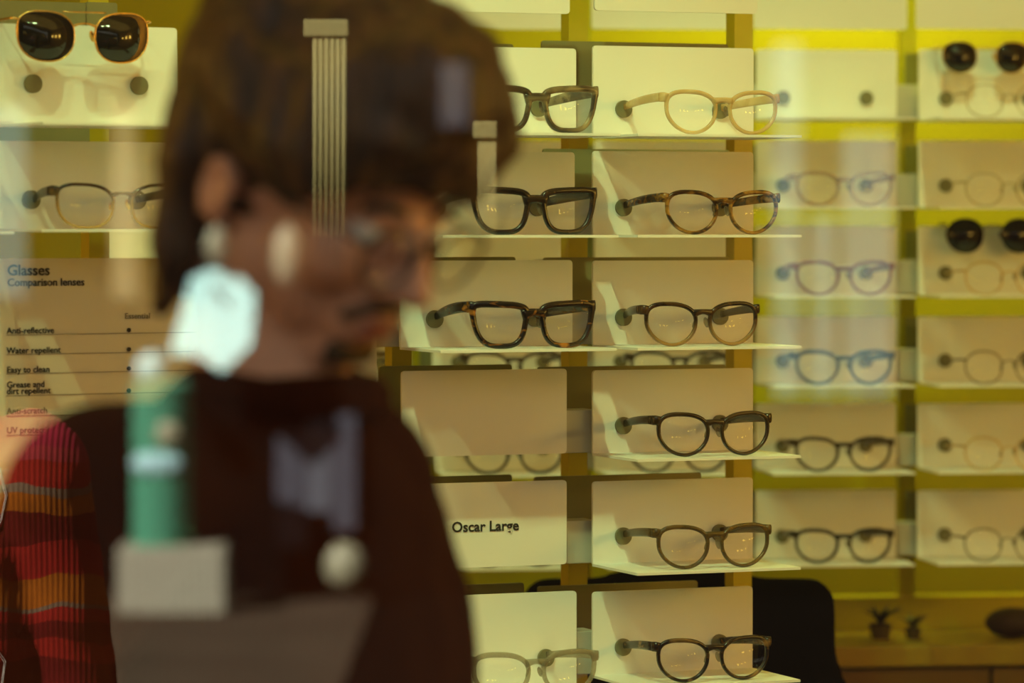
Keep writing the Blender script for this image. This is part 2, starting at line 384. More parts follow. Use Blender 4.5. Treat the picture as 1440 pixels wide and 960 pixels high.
for i in range(6):
    if i in A_ROWS:
        d, m = A_ROWS[i]
        x0, x1 = ((568, 810), (566, 808), (563, 805), 0, 0, (588, 811))[i]
        t, uc, zl, w, h = make_bracket(AB, x0, x1, AB_TOP[i] + (0 if i < 5 else 7), ZR[i] + (0 if i < 5 else -.008), 'white ledge bracket carrying the ' + gl(d), group=GA, block=.5)
        put(AB, AB.hit((755, 753, 751, 0, 0, 754)[i], 480, OFFN)[0], zl, sty(SQUARE if i < 5 else sty(PANTO, w=.066, h=.052, t=.0048, nt=3.2), mat=m, pad=crystal), gl(d) + ' on the front rack', GG, uc=uc)
make_bracket(AB, 565, 797, 520, 0, 'blank white panel between the tortoiseshell square glasses and the name panel', ledge=False, discs=False, group=GA, ybot=640)
t, uc, zl, w, h = make_bracket(AB, 567, 797, 678, 0, 'white name panel printed Oscar Large', ledge=False, discs=False, group=GA, ybot=797)
u, _ = AB.hit(635, 745)
text_on('lettering', 'Oscar Large', .0162, BLACKP, t, (u - uc, -.0006, AB.hit(680, 746.5)[1] - zl), offset=.0003)
for j, (x0, x1) in enumerate(((560, 801), (836, 1064))):
    make_bracket(AB, x0, x1, -110, 0, 'plain white panel above the ' + ('smoky grey square glasses' if j == 0 else 'champagne glasses'), ledge=False, discs=False, group=GA, ybot=17)

# left part of the front rack
ZP = [PQ.hit(257, 174, .124)[1], PQ.hit(257, 322, .124)[1]]
GP = 'brackets of the left front rack'
t, uc, zl, w, h = make_bracket(PQ, -2, 250, 36, ZP[0], 'white ledge bracket under the gold rimmed sunglasses', group=GP, discs=.043)
zt = zl + h
AVI = dict(w=.0630, h=.0540, t=.0017, dp=.0022, gap=.0215, nt=3.0, nb=2.3, trap=.05, lift=.001, bz=.20, bt=.0009, ez=.33, len=.075, drop=.001, brow=.1, th=.0013, bulge=.1, tw=.001, et=.0016, bar2=True, barc=.003, mat=GOLD, lens=SUNLENS, tipx=.071)
u, _ = PQ.hit(119, 100, .045)
make_glasses(AVI, 'gold rimmed sunglasses with dark square lenses hooked over a white bracket', GG, PQ.at(u, zt + .0035 - (.027 + .33 * .054), .045), PQ.t, name='sunglasses', cat='sunglasses')
t, uc, zl, w, h = make_bracket(PQ, -4, 246, 199, ZP[1], 'white ledge bracket carrying the dark brown over gold glasses', group=GP)
u, _ = PQ.hit(172, 300, OFFN)
put(PQ, u, zl, sty(PANTO, t=.0028, gap=.018, w=.062, h=.048, nt=3.2, nb=2.6, mat=browline, tmat=blackb, bt=.0016, pad=GOLD, tipx=.058), 'dark brown over gold glasses beside the lens comparison board', GG, uc=uc)
for i, (yt, yb) in enumerate(((44, 174), (202, 322))):
    make_bracket(PQ, 288, 528, yt, ZP[i], 'empty white ledge bracket behind the person, ' + ('level with the gold sunglasses' if i == 0 else 'level with the brown and gold glasses'), group=GP)
for i, (yt, yl, x1) in enumerate(((30, 165, -42), (196, 322, -42), (535, 660, -46))):
    make_bracket(PQ, -300, x1, yt, PQ.hit(10, (169, 325, 660)[i], .124)[1], 'empty white ledge bracket ' + ('beside the gold sunglasses', 'beside the dark brown and gold glasses', 'left of the lens comparison board')[i], group=GP, lx=(0, .0))
# lens comparison board
u0, z0 = PQ.hit(-6, 760); u1, _ = PQ.hit(530, 760); _, zt = PQ.hit(125, 363)
bd = thing('information_board', 'pale board printed Glasses Comparison lenses with a ruled table', 'sign', PQ.at((u0 + u1) / 2, z0), PQ.t); bw = u1 - u0
bm = bmesh.new(); rrect(bm, -bw / 2, bw / 2, 0, zt - z0, 0, .004, r=.003); link('panel', bm, mat('board_print', (.74, .71, .60), .6), bd)
def bl(px, py): u, z = PQ.hit(px, py); return (u - (u0 + u1) / 2, -.0008, z - z0)
text_on('lettering', 'Glasses', .0158, BLACKP, bd, bl(10, 387), .00025)
text_on('lettering', 'Comparison lenses', .0112, BLACKP, bd, bl(10, 402), .00015)
text_on('lettering', 'Essential', .0085, GREYP, bd, bl(175, 448), .0001)
for r_, (tx, y) in enumerate((('Anti-reflective', 469), ('Water repellent', 497), ('Easy to clean', 524), ('Grease and', 545), ('dirt repellent', 554), ('Anti-scratch', 582), ('UV protection', 609))):
    text_on('lettering', tx, .0092, BLACKP if r_ < 5 else GREYP, bd, bl(9, y), .0001)
for y in (471, 498.5, 525.5, 556.5, 585, 612):
    a = bl(9, y); b = bl(505, y); bm = bmesh.new(); box(bm, a[0], b[0], -.0008, 0, a[2] - .0003, a[2] + .0003); link('ruled_line', bm, GREYP, bd)
for y in (464, 491, 518, 549):
    a = bl(181, y); bm = bmesh.new(); cyl(bm, (a[0], -.0005, a[2]), .0024, (0, 1, 0), .001, 16); link('dot', bm, BLACKP, bd)

# rack frames
def rack(name, label, pl, posts, plates, zfoot, ztop, off=-.19, poff=-.135):
    a = pl.hit(posts[0], 480, off)[0]; b = pl.hit(posts[-1], 480, off)[0]; c = (a + b) / 2
    t = thing(name, label, 'rack', pl.at(c, zfoot, off), pl.t)
    for px in posts:
        u = pl.hit(px, 480, off)[0] - c
        bxm('post', (u - .012, u + .012, 0, .024, 0, ztop - zfoot), YPOST, t)
    for x0, x1, yt, hh in plates:
        u0 = pl.hit(x0, yt, poff)[0] - c; u1, zt = pl.hit(x1, yt, poff); u1 -= c
        bm = bmesh.new(); rrect(bm, u0, u1, zt - hh - zfoot, zt - zfoot, off - poff, off - poff + .004, r=.003); link('back_plate', bm, OLIVE, t)
    L = (b - a) / 2
    bxm('rail', (-L, L, .006, .018, ztop - zfoot - .03, ztop - zfoot), YPOST, t)
    bxm('base_rail', (-L - .02, L + .02, -.01, .034, 0, .05), YPOST, t)
    return t
pls = []
for yt, xa, xb, xc, xd in ((62, 520, 722, 762, 1024), (211, 520, 724, 764, 1026), (361, 520, 725, 765, 1026), (512, 533, 720, 757, 1020), (667, 531, 720, 752, 986), (819, 531, 737, 757, 981)):
    pls += [(xa, xb, yt, .088), (xc, xd, yt - (0 if yt < 600 else 3), .088)]
rack('display_rack', 'yellow post rack with olive rear plates carrying the sharp glasses', AB, (565, 813, 1045), pls, 0, 1.86)
rack('display_rack', 'yellow post rack behind the lens comparison board', PQ, (140, 400), [(-60, 122, 4, .100), (120, 165, 4, .05), (-60, 126, 176, .08)], 0, 1.86)

# ------------------------------------------------------------------ back rack, far and blurred
ZB = [BK.hit(1280, y, .124)[1] for y in (165, 290.5, 416, 542, 664, 793)]
BT = [70, 198, 318, 445, 567, 689]
GB = 'brackets of the back rack'; GE = 'eyeglasses on the back rack'
def pm(n, c): return mat(n, c, .3)
far_cols = {0: (1063, 1260), 1: (1291, 1488), -1: (836, 1033), -2: (608, 805), -3: (380, 577), -4: (152, 349)}
pink = clear_mat('pale_pink', (.55, .38, .30), .35); mauve = pm('mauve_red', (.20, .06, .055)); navy = pm('navy', (.03, .035, .06)); dbr = pm('dark_brown_far', (.03, .016, .006)); blk = pm('black_far', (.014, .010, .006))
olv = pm('olive_metal', (.07, .055, .02)); gclear = clear_mat('clear_wire', (.6, .5, .3), .4); brw = pm('thin_brown', (.10, .055, .02)); gld = mat('gold_wire', (.6, .4, .12), .3, .8)
FAR = {0: [None, ('pale clear rounded glasses with pinkish temples', pink, PANTO), ('mauve red rounded', mauve, PANTO), ('navy blue rounded', navy, PANTO), ('dark brown rounded far', dbr, PANTO), ('plain black rounded far', blk, PANTO)],
       1: [('clear round wire', gclear, WIRE), ('thin clear gold', gclear, WIRE), ('fine gold wire', gld, WIRE), ('thin brown', brw, WIRE), ('thin bright gold', gld, WIRE), ('thin olive metal', olv, WIRE)]}
for c, (x0, x1) in far_cols.items():
    for i in range(6):
        if c < -2 and i in (0, 1, 4, 5): continue
        spec = FAR.get(c, [('dark', dbr, PANTO)] * 6)[i]
        if c < 0:
            bh = {-1: 'the ' + gl(B_ROWS[i][0]), -2: 'the ' + (gl(A_ROWS[i][0]) if i in A_ROWS else ('blank board' if i == 3 else 'name board'))}.get(c, ('the person in maroon' if c == -3 else 'the lens comparison board') + (', upper' if i == 2 else ', lower')); bl_ = 'white back rack bracket behind ' + bh; g = GB
        elif spec is None: bl_ = 'empty white bracket with two dots on the back rack'; g = GB
        else: bl_ = 'white bracket on the back rack carrying the ' + gl(spec[0]); g = GB
        t, uc, zl, w, h = make_bracket(BK, x0, x1, BT[i], ZB[i], bl_, group=g, block=.5 if c >= -1 else None, lx=(0.002, 0))
        if spec:
            lab = 'dark back rack glasses behind ' + bh if c < 0 else gl(spec[0]) + (' on the back rack above the cabinet' if i == 5 else ' on the back rack')
            put(BK, uc + .004, zl, sty(spec[2], mat=spec[1], pad=crystal, **({'t': .0044} if spec[2] is PANTO else {'t': .002})), lab, GE, uc=uc)
        if c == 1 and i in (0, 2):
            zt = zl + h; u, _ = BK.hit(1386 if i == 0 else 1396, 300, .03)
            S2 = dict(w=.050 if i == 0 else .054, h=.046 if i == 0 else .050, t=.0016, dp=.002, gap=.026, nt=2.6 if i == 0 else 2.1, nb=2.0, trap=.03, lift=.0, bz=.25, bt=.0009, ez=.33, len=.055, drop=.001, brow=.1, th=.0013, bulge=.1, tw=.001, et=.0016, mat=gld if i == 0 else blk, lens=SUNLENS, tipx=.064)
            make_glasses(S2, ('gold rimmed dark sunglasses hooked over a bracket above the clear wire glasses' if i == 0 else 'round black sunglasses hooked over a bracket above the fine gold glasses'), GE, BK.at(u, zt + .003 - S2['h'] * .83, .03), BK.t, name='sunglasses', cat='sunglasses')
    if c >= -2:
        make_bracket(BK, x0 - 4, x1 + 14, -70, 0, 'plain white board on the back rack ' + {0: 'above the empty bracket', 1: 'above the hooked gold sunglasses', -1: 'behind the board above the champagne glasses', -2: 'behind the board above the smoky glasses'}[c], ledge=False, discs=False, group='top panels of the back rack', ybot=41)
bpl = []
for c, (x0, x1) in far_cols.items():
    if c >= -2:
        for i in range(6): bpl.append((x0 - 18, x1 - 30, BT[i] - (6 if i < 3 else 12) + 12, .088))
CAB_Z = .905
rack('display_rack', 'tall yellow post rack standing on the cabinet with blurred glasses', BK, (366, 592, 820, 1048, 1276, 1504), bpl, CAB_Z, 1.86, off=-.16, poff=-.10)
# cabinet below
CABM = mat('ochre_laminate', (.12, .062, .006), .4, var=.08, scale=4)
cb = thing('cabinet', 'ochre wooden base cabinet with plain doors under the back rack', 'cabinet', (.40, 5.66, 0), BK.t)
bxm('body', (-1.25, 1.25, -.24, .16, .06, CAB_Z - .03), CABM, cb); bxm('plinth', (-1.23, 1.23, -.20, .14, 0, .06), FRONTM, cb)
bxm('worktop', (-1.27, 1.27, -.27, .18, CAB_Z - .03, CAB_Z), mat('worktop_ochre', (.28, .19, .012), .35, var=.06), cb, bev=.003)
for k in range(5):
    x0 = -1.25 + k * .5; d = bxm('door', (x0 + .002, x0 + .498, -.26, -.241, .07, CAB_Z - .035), CABM, cb, bev=.002)
    bxm('handle', (x0 + .2, x0 + .3, -.272, -.261, CAB_Z - .075, CAB_Z - .066), GOLD, d)
def plant(px, r, h, leafm, label, seed):
    p = pw(px, 893, 5.50); rnd = random.Random(seed); t = thing('potted_plant', label, 'plant', (p.x, p.y, CAB_Z), 0, 'small plants on the cabinet top')
    bm = bmesh.new(); cyl(bm, (0, 0, h * .2), r * .42, (0, 0, 1), h * .4, 20, r * .55); link('pot', bm, mat('dark_pot', (.08, .05, .012), .6), t)
    bm = bmesh.new(); sweep(bm, [(0, 0, h * .34), (0, 0, h * .44)], (r * .5, r * .5), up=(0, 1, 0), seg=10, pw_=2); link('soil', bm, mat('soil', (.02, .012, .006), .9), t)
    for k in range(14):
        g = 2 * PI * k / 14 + rnd.random(); l = r * (.6 + .5 * rnd.random()); bm = bmesh.new()
        sweep(bm, [(0, 0, h * .42), (l * .5 * math.cos(g), l * .5 * math.sin(g), h * (.7 + .1 * rnd.random())), (l * math.cos(g), l * math.sin(g), h * (.75 + .25 * rnd.random()))], [(.0025, .0012), (.0045, .001), (.0006, .0006)], seg=6, pw_=2)
        link('leaf', bm, leafm, t, smooth=True)
plant(1238, .030, .050, mat('dark_leaf', (.018, .020, .005), .6), 'small dark spiky plant on the cabinet top', 1)
plant(1284, .022, .036, mat('olive_leaf', (.10, .085, .015), .6), 'smaller olive spiky plant on the cabinet top', 2)
p = pw(1425, 890, 5.515); cs = thing('glasses_case', 'dark oval glasses case on the cabinet top', 'case', (p.x, p.y, CAB_Z), .1)
CASEM = mat('dark_leather', (.035, .014, .006), .6, bump=.2)
for nm, z0, z1 in (('lower_shell', 0, .02), ('lid', .0205, .044)):
    bm = bmesh.new(); ell(bm, (0, 0, .022), (.042, .026, .022))
    bmesh.ops.bisect_plane(bm, geom=bm.verts[:] + bm.edges[:] + bm.faces[:], plane_co=(0, 0, z0 if nm == 'lid' else z1), plane_no=(0, 0, -1 if nm == 'lid' else 1), clear_outer=True)
    bmesh.ops.holes_fill(bm, edges=bm.edges[:]); link(nm, bm, CASEM, cs, smooth=True)
# dark chair between the racks
CHM = mat('black_upholstery', (.006, .004, .0025), .95, spec=.02)
ch = thing('upholstered_chair', 'black upholstered chair with a tall rounded back behind the front rack', 'chair', (pw(955, 480, 4.93).x, 4.95, 0), 0)
bm = bmesh.new(); ell(bm, (0, .0, .86), (.228, .045, .21)); box(bm, -.205, .205, -.035, .035, .60, 1.045, .03)
me = remesh(bm, .010, 12); me.materials.append(CHM); place('backrest', me, ch)
bm = bmesh.new(); box(bm, -.21, .21, .02, .30, .42, .52, .03); link('seat', bm, CHM, ch, smooth=False)
for sx in (-1, 1):
    for y in (.03, .27): bm = bmesh.new(); cap(bm, (sx * .17, y, .43), .016, (sx * .185, y + (.01 if y > .1 else -.01), .010), .010); link('leg', bm, FRONTM, ch, smooth=True)

# ------------------------------------------------------------------ people
def knit(name, base, ribs=120, stripes=None, rib_axis='X'):
    m, nt, b, out = nmat(name); b.inputs['Roughness'].default_value = .95; b.inputs['Specular IOR Level'].default_value = .1
    tc = nt.nodes.new('ShaderNodeTexCoord'); w = nt.nodes.new('ShaderNodeTexWave'); w.bands_direction = rib_axis; w.inputs['Scale'].default_value = ribs; w.inputs['Distortion'].default_value = .4
    nt.links.new(tc.outputs['Object'], w.inputs['Vector'])
    bp = nt.nodes.new('ShaderNodeBump'); bp.inputs['Strength'].default_value = .35; bp.inputs['Distance'].default_value = .002
    nt.links.new(w.outputs['Fac'], bp.inputs['Height']); nt.links.new(bp.outputs['Normal'], b.inputs['Normal'])
    if stripes:
        sp = nt.nodes.new('ShaderNodeSeparateXYZ'); nt.links.new(tc.outputs['Object'], sp.inputs[0])
        nz = nt.nodes.new('ShaderNodeTexNoise'); nz.inputs['Scale'].default_value = 9; nt.links.new(tc.outputs['Object'], nz.inputs['Vector'])
        ad = nt.nodes.new('ShaderNodeMath'); ad.operation = 'MULTIPLY_ADD'; ad.inputs[1].default_value = .05; nt.links.new(nz.outputs['Fac'], ad.inputs[0]); nt.links.new(sp.outputs['Z'], ad.inputs[2])
        z0, z1 = stripes[0][0], stripes[-1][0]
        mr = nt.nodes.new('ShaderNodeMapRange'); mr.inputs[1].default_value = z0 + .025; mr.inputs[2].default_value = z1 + .025; nt.links.new(ad.outputs[0], mr.inputs[0])
        r = nt.nodes.new('ShaderNodeValToRGB'); r.color_ramp.interpolation = 'CONSTANT'; e = r.color_ramp.elements
        for i, (z, c) in enumerate(stripes):
            p_ = (z - z0) / (z1 - z0)
            el = e[0] if i == 0 else e.new(p_)
            el.position = p_; el.color = (*c, 1)
        e[len(e) - 1].position = 1.0
        nt.links.new(mr.outputs[0], r.inputs['Fac']); nt.links.new(r.outputs['Color'], b.inputs['Base Color'])
    else:
        b.inputs['Base Color'].default_value = (*base, 1)
    return m
SKIN = mat('skin', (.66, .34, .22), .5, var=.12, scale=18)
LIP = mat('lip_skin', (.33, .11, .08), .45)
def head_prims(bm, M):
    def E(c, r, rot=None): 
        rr = M.to_3x3() @ (rot if rot is not None else Matrix.Identity(3)); ell(bm, M @ Vector(c), r, rr)
    E((-.010, 0, .025), (.098, .076, .092)); E((.030, 0, -.035), (.060, .060, .085)); E((.060, 0, -.100), (.025, .026, .021))
    for s in (-1, 1):
        E((.005, s * .044, -.062), (.036, .020, .036)); E((.060, s * .037, -.028), (.030, .026, .030))
        E((.100, s * .011, -.040), (.011, .008, .009))
        rot = Matrix.Rotation(.25, 3, 'Y') @ Matrix.Rotation(s * .35, 3, 'Z')                        # ear: rim, lobe
        E((-.010, s * .078, -.024), (.014, .006, .019), rot); E((-.008, s * .077, -.042), (.008, .006, .008), rot)
        for k in range(9):
            g = -1.2 + k * .45; E((-.012 - .013 * math.sin(g + .3), s * .083, -.024 + .021 * math.cos(g)), (.0048,) * 3)
    E((.058, 0, .040), (.036, .058, .050)); E((.082, 0, .006), (.014, .044, .011))
    for k in range(6): q = k / 5; E((.092 + .022 * q, 0, .000 - .035 * q), (.010 + .004 * q, .008 + .004 * q, .012))
    E((.074, 0, -.070), (.024, .030, .028)); E((.094, 0, -.066), (.009, .021, .005)); E((.092, 0, -.077), (.009, .019, .006))
def face_parts(root, M, stubble=False):
    R = M.to_3x3()
    for s in (-1, 1):
        bm = bmesh.new(); ell(bm, M @ Vector((.078, s * .031, -.006)), (.0125,) * 3); link('eye', bm, mat('eye_white', (.7, .66, .6), .2), root, smooth=True)
        bm = bmesh.new(); ell(bm, M @ Vector((.0885, s * .031, -.010)), (.003, .0055, .0055), R); link('iris', bm, mat('iris', (.03, .015, .006), .1), root, smooth=True)
        bm = bmesh.new(); sweep(bm, [M @ Vector((.094 - .010 * (q / 5) ** 2, s * (.014 + .007 * q), .014 + .004 * math.sin(PI * q / 5))) for q in range(6)], (.003, .0035), seg=6, pw_=2); link('eyebrow', bm, HAIRM, root, smooth=True)
    bm = bmesh.new(); ell(bm, M @ Vector((.0985, 0, -.0665)), (.006, .021, .0042), R); ell(bm, M @ Vector((.0965, 0, -.0765)), (.006, .019, .0052), R)
    me = remesh(bm, .002, 3); me.materials.append(LIP); place('lips', me, root)
    if stubble:
        bm = bmesh.new()
        for s in (-1, 1):
            for k in range(6): q = k / 5; ell(bm, M @ Vector((.099 - .012 * q, s * .026 * q, -.056 - .010 * q * q)), (.0055, .006, .0042), R)
        for k in range(5): ell(bm, M @ Vector((.084 - .001 * abs(k - 2), (k - 2) * .009, -.098)), (.006, .008, .010), R)
        me = remesh(bm, .0022, 3); me.materials.append(HAIRM); place('beard', me, root)
def hand(bm, wrist, d, palm_n, size=1.0):
    d = Vector(d).normalized(); n = Vector(palm_n); n = (n - d * n.dot(d)).normalized(); s = d.cross(n)
    rot = Matrix((d, s, n)).transposed(); c = Vector(wrist) + d * .05 * size
    ell(bm, c, (.052 * size, .042 * size, .017 * size), rot)
    for k, (o, L) in enumerate(((-.030, .066), (-.010, .076), (.010, .071), (.029, .056))):
        a = Vector(wrist) + (d * .088 + s * o) * size; b = a + (d * .6 * L + n * .25 * L) * size; e = b + (d * .25 * L + n * .35 * L) * size
        cap(bm, a, .0095 * size, b, .0085 * size, 10); cap(bm, b, .0085 * size, e, .0072 * size, 10)
    a = Vector(wrist) + (d * .03 - s * .034) * size; b = a + (d * .034 - s * .020 + n * .012) * size; e = b + (d * .026 + n * .012) * size
    cap(bm, a, .0125 * size, b, .0105 * size, 10); cap(bm, b, .0105 * size, e, .0085 * size, 10)
HAIRM, nt_, b_, _o = nmat('brown_hair'); b_.inputs['Roughness'].default_value = .55
_w = nt_.nodes.new('ShaderNodeTexNoise'); _tc = nt_.nodes.new('ShaderNodeTexCoord'); _mp = nt_.nodes.new('ShaderNodeMapping'); _mp.inputs['Scale'].default_value = (90, 90, 14)
nt_.links.new(_tc.outputs['Object'], _mp.inputs[0]); nt_.links.new(_mp.outputs[0], _w.inputs['Vector']); _w.inputs['Scale'].default_value = 1.0
_r = nt_.nodes.new('ShaderNodeValToRGB'); _r.color_ramp.elements[0].position = .35; _r.color_ramp.elements[0].color = (.022, .010, .004, 1); _r.color_ramp.elements[1].position = .68; _r.color_ramp.elements[1].color = (.10, .044, .014, 1)
nt_.links.new(_w.outputs['Fac'], _r.inputs['Fac']); nt_.links.new(_r.outputs['Color'], b_.inputs['Base Color'])

def person(label, Hc, yaw, pitch, roots, sweater_mat, trousers_mat, hair_fn, arms, collar, cfg):
    """Hc: head centre; yaw: facing angle in the xy plane; pitch: forward nod"""
    fwd = Vector((math.cos(yaw), math.sin(yaw), 0)); rgt = Vector((math.sin(yaw), -math.cos(yaw), 0)); up = Vector((0, 0, 1))
    base = Vector((roots.x, roots.y, 0)); p = thing('person', label, 'person', base)
    T = Matrix.Translation(-base)
    M = T @ Matrix.Translation(Hc) @ Matrix.Rotation(cfg.get('head_yaw', yaw), 4, 'Z') @ Matrix.Rotation(pitch, 4, 'Y')
    N = roots - base; sh = cfg.get('sh', (.165, .165)); hipz = N.z - .50
    sd = cfg.get('drop', .045); SR = N + rgt * sh[0] - up * sd + fwd * cfg.get('shf', (0, 0))[0]; SL = N - rgt * sh[1] - up * sd + fwd * cfg.get('shf', (0, 0))[1]
    rotb = Matrix((fwd, -rgt, up)).transposed()
    hip = Vector((0, 0, hipz)) - fwd * .01
    bm = bmesh.new(); head_prims(bm, M)
    cap(bm, M @ Vector((-.022, 0, -.07)), .054, N + up * .0, .058)
    ell(bm, N - up * .20, (.105, .150, .24), rotb); ell(bm, (N + hip) / 2 - up * .08, (.10, .135, .2), rotb); ell(bm, hip, (.11, .155, .13), rotb)
    for Sx, (el, wr, hd, pn) in zip((SR, SL), arms):
        el = Vector(el) - base; wr = Vector(wr) - base
        cap(bm, Sx, .050, el, .038); cap(bm, el, .038, wr, .026); hand(bm, wr, Vector(hd), Vector(pn), .95)
    for s in (-1, 1):
        hp = hip + rgt * s * .085; kn = Vector((hp.x, hp.y, hipz * .54)) + fwd * .02; an = Vector((hp.x, hp.y, .09)) - fwd * .01
        cap(bm, hp, .082, kn, .055); cap(bm, kn, .055, an, .038); cap(bm, an - up * .04, .036, an + fwd * .12 - up * .055, .028)
    me = remesh(bm, cfg.get('vox', .0042), 5); me.materials.append(SKIN); place('body', me, p)
    # sweater
    bm = bmesh.new()
    ell(bm, N - up * .20, cfg.get('chest', (.130, .172, .25)), rotb); ell(bm, (N + hip) / 2 - up * .10, cfg.get('waist', (.128, .160, .22)), rotb)
    cap(bm, SR + rgt * -.03, .073, SL + rgt * .03, .073); cap(bm, N - up * .040, .066, N - up * .085, .11)
    for Sx, (el, wr, hd, pn) in zip((SR, SL), arms):
        el = Vector(el) - base; wr = Vector(wr) - base; wr2 = wr + (el - wr) * .06
        cap(bm, Sx, .076, el, .057); cap(bm, el, .057, wr2, .038)
    box(bm, -.01, .01, -.01, .01, hipz - .02, hipz + .1)
    fold = lambda c: .006 * noise.noise(c * 9) + .003 * noise.noise(c * 24)
    me = remesh(bm, .007, 6, fold); me.materials.append(sweater_mat); swt = place('sweater', me, p)
    if collar:
        bm = bmesh.new(); ax = (M @ Vector((-.02, 0, -.08)) - N).normalized(); c0 = N + ax * collar
        u_ = ax.cross(Vector((0, 1, 0))).normalized(); v_ = ax.cross(u_)
        sweep(bm, [c0 + (u_ * math.cos(g * PI / 12) + v_ * math.sin(g * PI / 12)) * .068 for g in range(24)], (.016, .020), up=ax, seg=10, closed=True, pw_=2.2)
        link('collar', bm, sweater_mat, swt, smooth=True)
    bm = bmesh.new(); ell(bm, hip + up * .03, (.120, .165, .12), rotb)
    for s in (-1, 1):
        hp = hip + rgt * s * .085; kn = Vector((hp.x, hp.y, hipz * .54)) + fwd * .02; an = Vector((hp.x, hp.y, .10)) - fwd * .01
        cap(bm, hp, .095, kn, .072); cap(bm, kn, .072, an, .062)
    me = remesh(bm, .010, 5); me.materials.append(trousers_mat); place('trousers', me, p)
    for s in (-1, 1):
        an = Vector((hip.x, hip.y, 0)) + rgt * s * .085; bm = bmesh.new()
        cap(bm, an + up * .055 - fwd * .03, .048, an + fwd * .13 + up * .042, .040); box(bm, *[v for k in range(3) for v in ((an - Vector((.03, .03, 0)))[k] if k < 2 else 0, (an + Vector((.03, .03, 0)))[k] if k < 2 else .03)])
        me = remesh(bm, .008, 4)
        for v in me.vertices: v.co.z = max(0.0, v.co.z)
        me.materials.append(mat('dark_shoe', (.02, .016, .014), .5)); place('shoe', me, p)
    face_parts(p, M, cfg.get('stubble', False))
    bm = bmesh.new(); hair_fn(bm, M, N)
    strand = lambda c: .005 * noise.noise(Vector((c.x * 60, c.y * 60, c.z * 14))) + .011 * noise.noise(c * 22)
    me = remesh(bm, .0045, 4, strand); me.materials.append(HAIRM); place('hair', me, p)
    return p, M, base

# person inside, looking down to the right
YAW = -math.radians(39)
Hc = pw(452, 238, 2.65)
N0 = Hc + Vector((math.cos(YAW), math.sin(YAW), 0)) * -.045 + Vector((0, 0, -.168))
def hairA(bm, M, N):
    def E(c, r): ell(bm, M @ Vector(c), r, M.to_3x3())
    E((-.022, 0, .048), (.108, .094, .094)); E((-.045, 0, .010), (.080, .088, .095)); E((.030, 0, .085), (.085, .082, .056)); E((.064, 0, .070), (.050, .072, .044))
    E((-.052, 0, -.040), (.048, .070, .062))
    rnd = random.Random(3)
    for k in range(34):                                    # fringe over the forehead
        y = -.076 + .152 * k / 33; z1 = .030 + .016 * rnd.random() - .010 * abs(y) / .07
        a = Vector((.070 - 3.5 * y * y, y, .095)); b = Vector((.097 - 5.2 * y * y + .008 * rnd.random(), y * 1.04, .066)); c = Vector((.096 - 5.5 * y * y + .008 * rnd.random(), y * 1.05 + .01 * (rnd.random() - .5), z1))
        cap(bm, M @ a, .015, M @ b, .012, 8); cap(bm, M @ b, .012, M @ c, .005, 8)
    for k in range(26):                                    # nape locks
        g = -1.25 + 2.5 * k / 25; y = .078 * math.sin(g); x = -.034 - .056 * math.cos(g)
        a = Vector((x, y, -.02)); b = Vector((x + .020, y * 1.0, -.082)); c = Vector((x + .024 + .012 * rnd.random(), y * (1.0 + .1 * rnd.random()), -.112 - .03 * rnd.random()))
        cap(bm, M @ a, .020, M @ b, .015, 8); cap(bm, M @ b, .015, M @ c, .005, 8)
    for s in (-1, 1):                                      # sides above the ears
        for k in range(10):
            x = -.035 + .085 * k / 9; a = Vector((x, s * .080, .075)); b = Vector((x + .004, s * .090, .040)); c = Vector((x + .010, s * .084, .022 - .012 * rnd.random()))
            cap(bm, M @ a, .018, M @ b, .013, 8); cap(bm, M @ b, .013, M @ c, .006, 8)
armsA = [(pw(28, 905, 2.50), pw(150, 1230, 2.32), (.6, -.4, -.3), (0, 0, 1)), (pw(560, 1060, 2.72), pw(520, 1280, 2.45), (.3, -.9, 0), (0, 0, 1))]
brown_knit = knit('brown_knit', (.036, .009, .004), 60)
person('person in a dark maroon knit sweater and glasses looking down', Hc, YAW, math.radians(28), N0, brown_knit, mat('dark_trousers', (.02, .018, .02), .9), hairA, armsA, .002,
       dict(stubble=True, sh=(.150, .040), shf=(-.01, .02), drop=.06, chest=(.125, .165, .25)))
# glasses worn by that person
worn = make_glasses(sty(WIRE, t=.0026, w=.052, h=.046, gap=.020, dp=.003, mat=mat('worn_frame', (.05, .035, .02), .3), len=.10, tipx=.076, th=.0018, drop=.002, bz=.1), 'round thin framed glasses worn by the person in maroon', None, (0, 0, 0), 0)
ctr = Matrix.Translation(Hc) @ Matrix.Rotation(YAW, 4, 'Z') @ Matrix.Rotation(math.radians(28), 4, 'Y')
worn.matrix_world = ctr @ Matrix.Translation((.112, 0, -.034)) @ Matrix.Rotation(PI/2, 4, 'Z').to_4x4()

